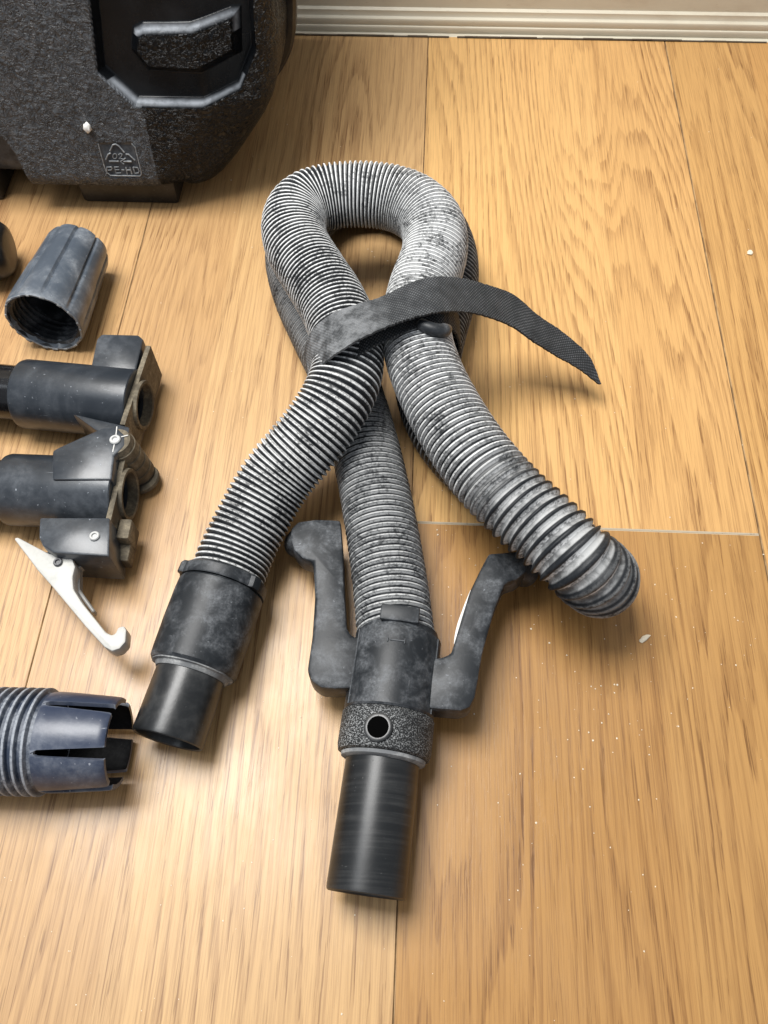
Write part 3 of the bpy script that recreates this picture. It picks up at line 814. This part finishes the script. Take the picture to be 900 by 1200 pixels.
# ------------------------------------------------------------------ fluted cap
mc = P(51, 379, .0245); bc = P(82, 262, .040); bc = np.array([bc[0], bc[1], .0205])
capL = np.linalg.norm(bc - mc)
cap = thing('coupling_nut', (mc + bc) / 2 * np.array([1, 1, 0]), 'blue grey fluted coupling nut lying with its threaded mouth open', 'coupling nut')
NF = 9
def flute(s, r, a):
    k = math.cos(NF * a + 0.6)
    deep = np.clip((s - .002) / .006, 0, 1)
    return r * (1 + 0.012 * k) - 0.0016 * deep * max(0, 1 - abs(((NF * a + 0.6) / math.pi) % 2 - 1) * 4.5) 
mb = MB()
mb.add(*lathe(mc, bc, [(.006, .0214), (.0012, .0222), (0, .0226), (0, .0236), (.0010, .0242), (.004, .0243), (.012, .0241), (capL * .5, .0226), (capL * .52, .0222), (capL - .006, .0204), (capL - .0015, .0192), (capL, .0178), (capL + .0004, .0100)], 216, flute))
mb.build('fluted_body', MAT['grey_cap'], cap, 28)
mb = MB()
pf = [(.0005, .0223)]
for k in range(5):
    s0 = .003 + k * .0042
    pf += [(s0, .0222), (s0 + .0010, .0203), (s0 + .0022, .0203), (s0 + .0032, .0219)]
pf += [(.028, .0200), (capL - .004, .0175), (capL - .004, .0001)]
mb.add(*lathe(mc, bc, pf, 72)); mb.build('inner_thread', MAT['cuff'], cap, 30)
mb = MB()
for k in range(NF * 2):
    a = 2 * math.pi * (k + random.uniform(-.2, .2)) / (NF * 2); _, t_c, n_c, b_c = axis_frame(mc, bc)
    rd = n_c * math.cos(a) + b_c * math.sin(a); tg = -n_c * math.sin(a) + b_c * math.cos(a)
    L_ = random.uniform(.0012, .0045)
    mb.bm(box_bm((L_, .0013, .0012), .0003, frame_mat(mc + rd * .0232 - t_c * .0001, tg, rd, t_c), 1))
mb.build('chipped_rim', MAT['pale_rim'], cap, 40)

# black cap cut by the left edge of the picture
ba, bb = P(-52, 296, .021), P(12, 291, .021)
bL = np.linalg.norm(bb - ba)
ec = thing('pipe_cap', (ba + bb) / 2 * np.array([1, 1, 0]), 'plain black pipe cap at the left edge beside the fluted nut', 'pipe cap')
mb = MB(); mb.add(*lathe(ba, bb, [(0, .0172), (0, .0200), (.001, .0205), (bL - .012, .0200), (bL - .005, .0185), (bL - .0015, .0155), (bL, .011), (bL + .0003, .0001)], 56)); mb.build('cap_body', MAT['spigot'], ec, 40)
mb = MB(); mb.add(*lathe(ba, bb, [(-.0005, .0207), (.0, .0213), (.004, .0213), (.005, .0206)], 56)); mb.build('rim', MAT['cuff'], ec, 40)

# ------------------------------------------------------------------ hinged pole joint
joint = thing('folding_pole_joint', P(60, 520, 0), 'slate plastic hinge clamp joining two black poles with a white locking lever', 'pole joint')
def lug(mbx, pts, z0, z1, bevel=.0014):
    pl = px_poly(pts, z1); mbx.bm(prism_bm(pl, (0, 0, z0 - z1), bevel, 2))
def clamp_half(axA, axB, r, pole_r, lugs, rib, hinge_y, plate_y0, plate_y1, sleeve_from):
    A_, t_a, n_a, b_a = axis_frame(axA, axB); L = np.linalg.norm(np.array(axB) - axA)
    m = MB()
    m.add(*lathe(axA, axB, [(sleeve_from, pole_r), (sleeve_from, r - .0022), (sleeve_from + .0012, r - .0006), (sleeve_from + .003, r), (L - .0006, r), (L, r - .0006), (L, .0124), (L - .02, .0124)], 64))
    s = m.build('sleeve', MAT['clamp'], joint, 32)
    for pts, z0, z1 in lugs:
        mm = MB(); lug(mm, pts, z0, z1); mm.build('lug', MAT['clamp'], s, 32)
    m = MB(); m.add(*lathe(axA, axB, [(-.12, .0001), (-.12, pole_r), (sleeve_from + .01, pole_r), (sleeve_from + .01, .0001)], 48)); m.build('pole', MAT['pole'], joint, 35)
    # dusty end plate with a round mouth
    yd = np.array([-t_a[1], t_a[0], 0]); e = np.array(axB)
    m = MB(); K = 48; inner, outer, innerb, outerb = [], [], [], []
    for k in range(K):
        a = 2 * math.pi * k / K; c, sn = math.cos(a), math.sin(a)
        Y_, Z_ = c * 1e3, sn * 1e3
        lim = []
        if c > 1e-6: lim.append(plate_y1 / c)
        if c < -1e-6: lim.append(plate_y0 / c)
        if sn > 1e-6: lim.append(.0140 / sn)
        if sn < -1e-6: lim.append(-.0150 / sn)
        ro = min(lim)
        for lst, rr, d in ((inner, .0126, .0030), (outer, ro, .0030), (innerb, .0126, .0002), (outerb, ro, .0002)):
            lst.append(e + t_a * d + yd * c * rr + np.array([0, 0, 1]) * sn * rr)
    m.add(*loft([innerb, inner, outer, outerb], True, False))
    pl = m.build('end_plate', MAT['clay_dust'], s, 30)
    m = MB(); m.add(*lathe(axA, axB, [(L - .001, .0122), (L + .0046, .0124), (L + .0052, .0131), (L + .0050, .0146), (L + .0028, .0150)], 56)); m.build('mouth_ring', MAT['clay_dust'], s, 32)
    m = MB(); m.add(*lathe(axA, axB, [(L - .003, .0123), (L - .024, .0119), (L - .026, .0001)], 40)); m.build('bore', MAT['hole'], s, 40)
    return s, t_a, yd, e
zs = .0212
ua_, ub_ = P(-40, 455, zs), P(161, 474, zs)
sfu = np.linalg.norm(P(26, 464, zs) - ua_)
upper, tu, yu, eu = clamp_half(ua_, ub_, .0208, .0165,
    [([(104, 440), (113, 397), (119, 391), (162, 392), (168, 397), (158, 440)], .010, .036),
     ([(84, 484), (140, 497), (152, 500), (150, 516), (128, 518), (117, 508)], .014, .0345)], None, None, -.024, .0335, sfu)
la_, lb_ = P(-60, 571, zs), P(143, 579, zs)
sfl = np.linalg.norm(P(8, 578, zs) - la_)
lower, tl, yl, el = clamp_half(la_, lb_, .0203, .0165,
    [([(61, 562), (61, 528), (68, 524), (104, 508), (120, 501), (136, 500), (147, 510), (147, 522), (134, 533), (131, 562)], .026, .0425),
     ([(46, 606), (129, 606), (128, 652), (62, 648), (50, 640), (45, 630)], .006, .0365)], None, None, -.0375, .026, sfl)
# hinge knuckle, pin, bolts
kc = P(135, 516, .0425); kb = np.array([kc[0] + .004, kc[1] + .0005, .008])
mb = MB()
kd = (kc - kb) / np.linalg.norm(kc - kb); KL = np.linalg.norm(kc - kb)
pf = [(0, .0001), (0, .0085), (.0008, .0092)]
for k in range(4):
    s0 = .001 + k * .0075
    pf += [(s0, .0092), (s0 + .0056, .0092), (s0 + .0060, .0087), (s0 + .0070, .0087)]
pf += [(KL - .001, .0080), (KL - .0006, .0001)]
mb.add(*lathe(kb, kc, pf, 48)); mb.build('hinge_knuckle', MAT['clay_dust'], joint, 30)
mb = MB(); mb.add(*lathe(kb + np.array([.002, -.003, -.004]), kc, [(0, .0001), (0, .0098), (.0012, .0102), (.003, .0098), (.003, .0001)], 40)); mb.build('washer', MAT['clay_dust'], joint, 30)
def ring_bolt(c, r, mat, parent):
    m = MB(); c = np.array(c); m.add(*lathe(c - np.array([0, 0, .002]), c + np.array([0, 0, 1.]), [(0, r), (.0026, r), (.0031, r * .85), (.0031, r * .55), (.0022, r * .45), (.0022, .0001)], 32)); return m.build('bolt', mat, parent, 30)
ring_bolt(P(135, 515.5, .0428), .0030, MAT['steel'], joint)
ring_bolt(P(111, 628.5, .0368), .0027, MAT['steel'], joint)
# plaster cracks round the hinge bolt
mb = MB()
for pts in ([(137, 500), (136, 510)], [(142, 512), (150, 510)], [(134, 521), (132, 530)]):
    p0, p1 = P(*pts[0], .0427), P(*pts[1], .0427); mb.add(*tube(np.array([p0, (p0 + p1) / 2, p1]), .0003, 5))
mb.build('plaster_trace', MAT['gypsum'], lower, 40)
# small catch block under the lower lug
mb = MB(); c = P(150, 627, .017); mb.bm(box_bm((.007, .012, .016), .0012, Matrix.Translation([float(q) for q in c]))); c2 = P(146, 648, .012)
mb.bm(box_bm((.009, .014, .010), .001, Matrix.Translation([float(q) for q in c2]))); mb.build('catch_block', MAT['clay_dust'], lower, 30)
# locking lever
lev = [(16, 631), (20, 629), (58, 649), (74, 647), (84, 653), (88, 664), (85, 676), (86, 690), (96, 706), (124, 741), (131, 744), (135, 742), (138, 735), (145, 733), (148, 738), (147, 752), (140, 760), (131, 763), (122, 758), (100, 734), (60, 686), (44, 668)]
mb = MB(); bmx = prism_bm(px_poly(lev, .030), (0, 0, -.0095), .0009, 2); mb.bm(bmx)
lever = mb.build('locking_lever', MAT['alu'], joint, 35)
ring_bolt(P(68, 659, .0303), .0024, MAT['bolt_dark'], lever)
mb = MB(); lk = [(86, 655), (106, 652), (99, 660), (93, 665), (93, 690), (111, 715), (108, 718), (90, 694), (86, 684)]
mb.bm(prism_bm(px_poly(lk, .022), (0, 0, -.006), .0006, 1)); mb.build('lever_link', MAT['alu_dark'], lever, 35)
mb = MB(); lk = [(40, 648), (58, 646), (100, 646), (100, 654), (60, 656)]
mb.bm(prism_bm(px_poly(lk, .026), (0, 0, -.014), .0008, 1)); mb.build('lever_mount', MAT['bolt_dark'], lower, 35)

# ------------------------------------------------------------------ blue collet
zc = .0245
ca, cb = P(-75, 866, zc), P(140, 871, zc)
CL = np.linalg.norm(cb - ca)
_, tc_, nc_, bc_ = axis_frame(ca, cb)
s_at = lambda px: np.dot(P(px, 868, zc) - ca, tc_)
col = thing('threaded_collet', (ca + cb) / 2 * np.array([1, 1, 0]), 'dark blue threaded plastic collet with slotted fingers at the lower left', 'collet')
s0, s1 = s_at(-6), s_at(58)
pf = [(0, .0215), (0, .0225), (.001, .0232)]
for k in range(11):
    a = s0 - .022 + k * (s1 - s0 + .022) / 11; st = (s1 - s0 + .022) / 11
    pf += [(a, .0228), (a + st * .18, .0228), (a + st * .38, .0250), (a + st * .62, .0250), (a + st * .82, .0228)]
pf += [(s1, .0226), (s1 + .0022, .0226), (s1 + .0022, .0205), (0, .0205)]
mb = MB(); mb.add(*lathe(ca, cb, pf, 96)); mb.build('threaded_body', MAT['thread'], col, 30)
NFG = 6
for k in range(NFG):
    gap = 0.085
    a0 = 2 * math.pi * k / NFG + gap + .45; a1 = 2 * math.pi * (k + 1) / NFG - gap + .45
    sl0 = s_at(68); rings = []
    secs = [(s1 + .001, .0232), (sl0, .0233), (sl0 + .008, .0229), (CL - .004, .0216), (CL - .0008, .0212), (CL, .0206)]
    ns = 14; m = MB()
    for (s, r) in secs:
        ring = []
        full = s <= sl0
        k_ = max(0.0, (s - sl0) / (CL - sl0)) * 0.07
        b0, b1 = (a0 - gap, a1 + gap) if s < sl0 - .0005 else (a0 + k_ - .02, a1 - k_ + .02)
        for q in range(ns): 
            a = b0 + (b1 - b0) * q / (ns - 1); ring.append(ca + tc_ * s + (nc_ * math.cos(a) + bc_ * math.sin(a)) * r)
        for q in range(ns)[::-1]:
            a = b0 + (b1 - b0) * q / (ns - 1); ring.append(ca + tc_ * s + (nc_ * math.cos(a) + bc_ * math.sin(a)) * (r - .0020))
        rings.append(ring)
    fv, ff = loft(rings, True, True)
    for f_ in ff:
        inner_face = len(f_) == 4 and all(ns <= (i_ % (2 * ns)) for i_ in f_)
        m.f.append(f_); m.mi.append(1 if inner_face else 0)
    m.v += [tuple(map(float, q_)) for q_ in fv]
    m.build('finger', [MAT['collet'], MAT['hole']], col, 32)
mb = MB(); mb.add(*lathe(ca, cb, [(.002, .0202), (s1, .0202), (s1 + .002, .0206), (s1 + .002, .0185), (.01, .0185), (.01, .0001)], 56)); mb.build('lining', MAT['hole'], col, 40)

# ------------------------------------------------------------------ crumbs and dust on the boards
p = P(755, 748, 0.0005); o = crumb('wood_shaving', p, .0028, MAT['chip'], (1.3, .5, .25), 5); tag(o, 'pale shaving on the boards below the right bend of the hose', 'shaving')
p = P(879, 296, 0.0006); o = crumb('wood_shaving', p, .0024, MAT['chip'], (1.0, .8, .3), 8); tag(o, 'pale shaving alone on the boards near the right edge', 'shaving')
mb = MB()
def fleck(px, py, r):
    c = P(px, py, 0.0); k = random.randint(3, 5); a0 = random.uniform(0, 6)
    base_ = [c + np.array([math.cos(a0 + 2 * math.pi * i / k) * r * random.uniform(.5, 1.2), math.sin(a0 + 2 * math.pi * i / k) * r * random.uniform(.5, 1.2), .0002]) for i in range(k)]
    top_ = c + np.array([0, 0, r * random.uniform(.5, .9)])
    mb.add(base_ + [top_], [(i, (i + 1) % k, k) for i in range(k)])
for _ in range(260):
    c0 = random.choice([(560, 430, 60, 90), (640, 640, 90, 60), (560, 780, 90, 90), (700, 820, 120, 90), (420, 330, 40, 30), (330, 190, 50, 60), (520, 620, 40, 50), (740, 760, 60, 60), (330, 900, 120, 90), (850, 720, 60, 90), (600, 950, 150, 100)])
    fleck(random.gauss(c0[0], c0[2]), random.gauss(c0[1], c0[3]), abs(random.gauss(.00028, .00016)) + .00012)
for _ in range(160): fleck(random.uniform(0, 900), random.uniform(60, 1200), abs(random.gauss(.0002, .0001)) + .0001)
tag(mb.build('plaster_dust', MAT['chip'], None, None), 'pale flecks of plaster dust scattered over the oak boards', None, None, 'stuff')
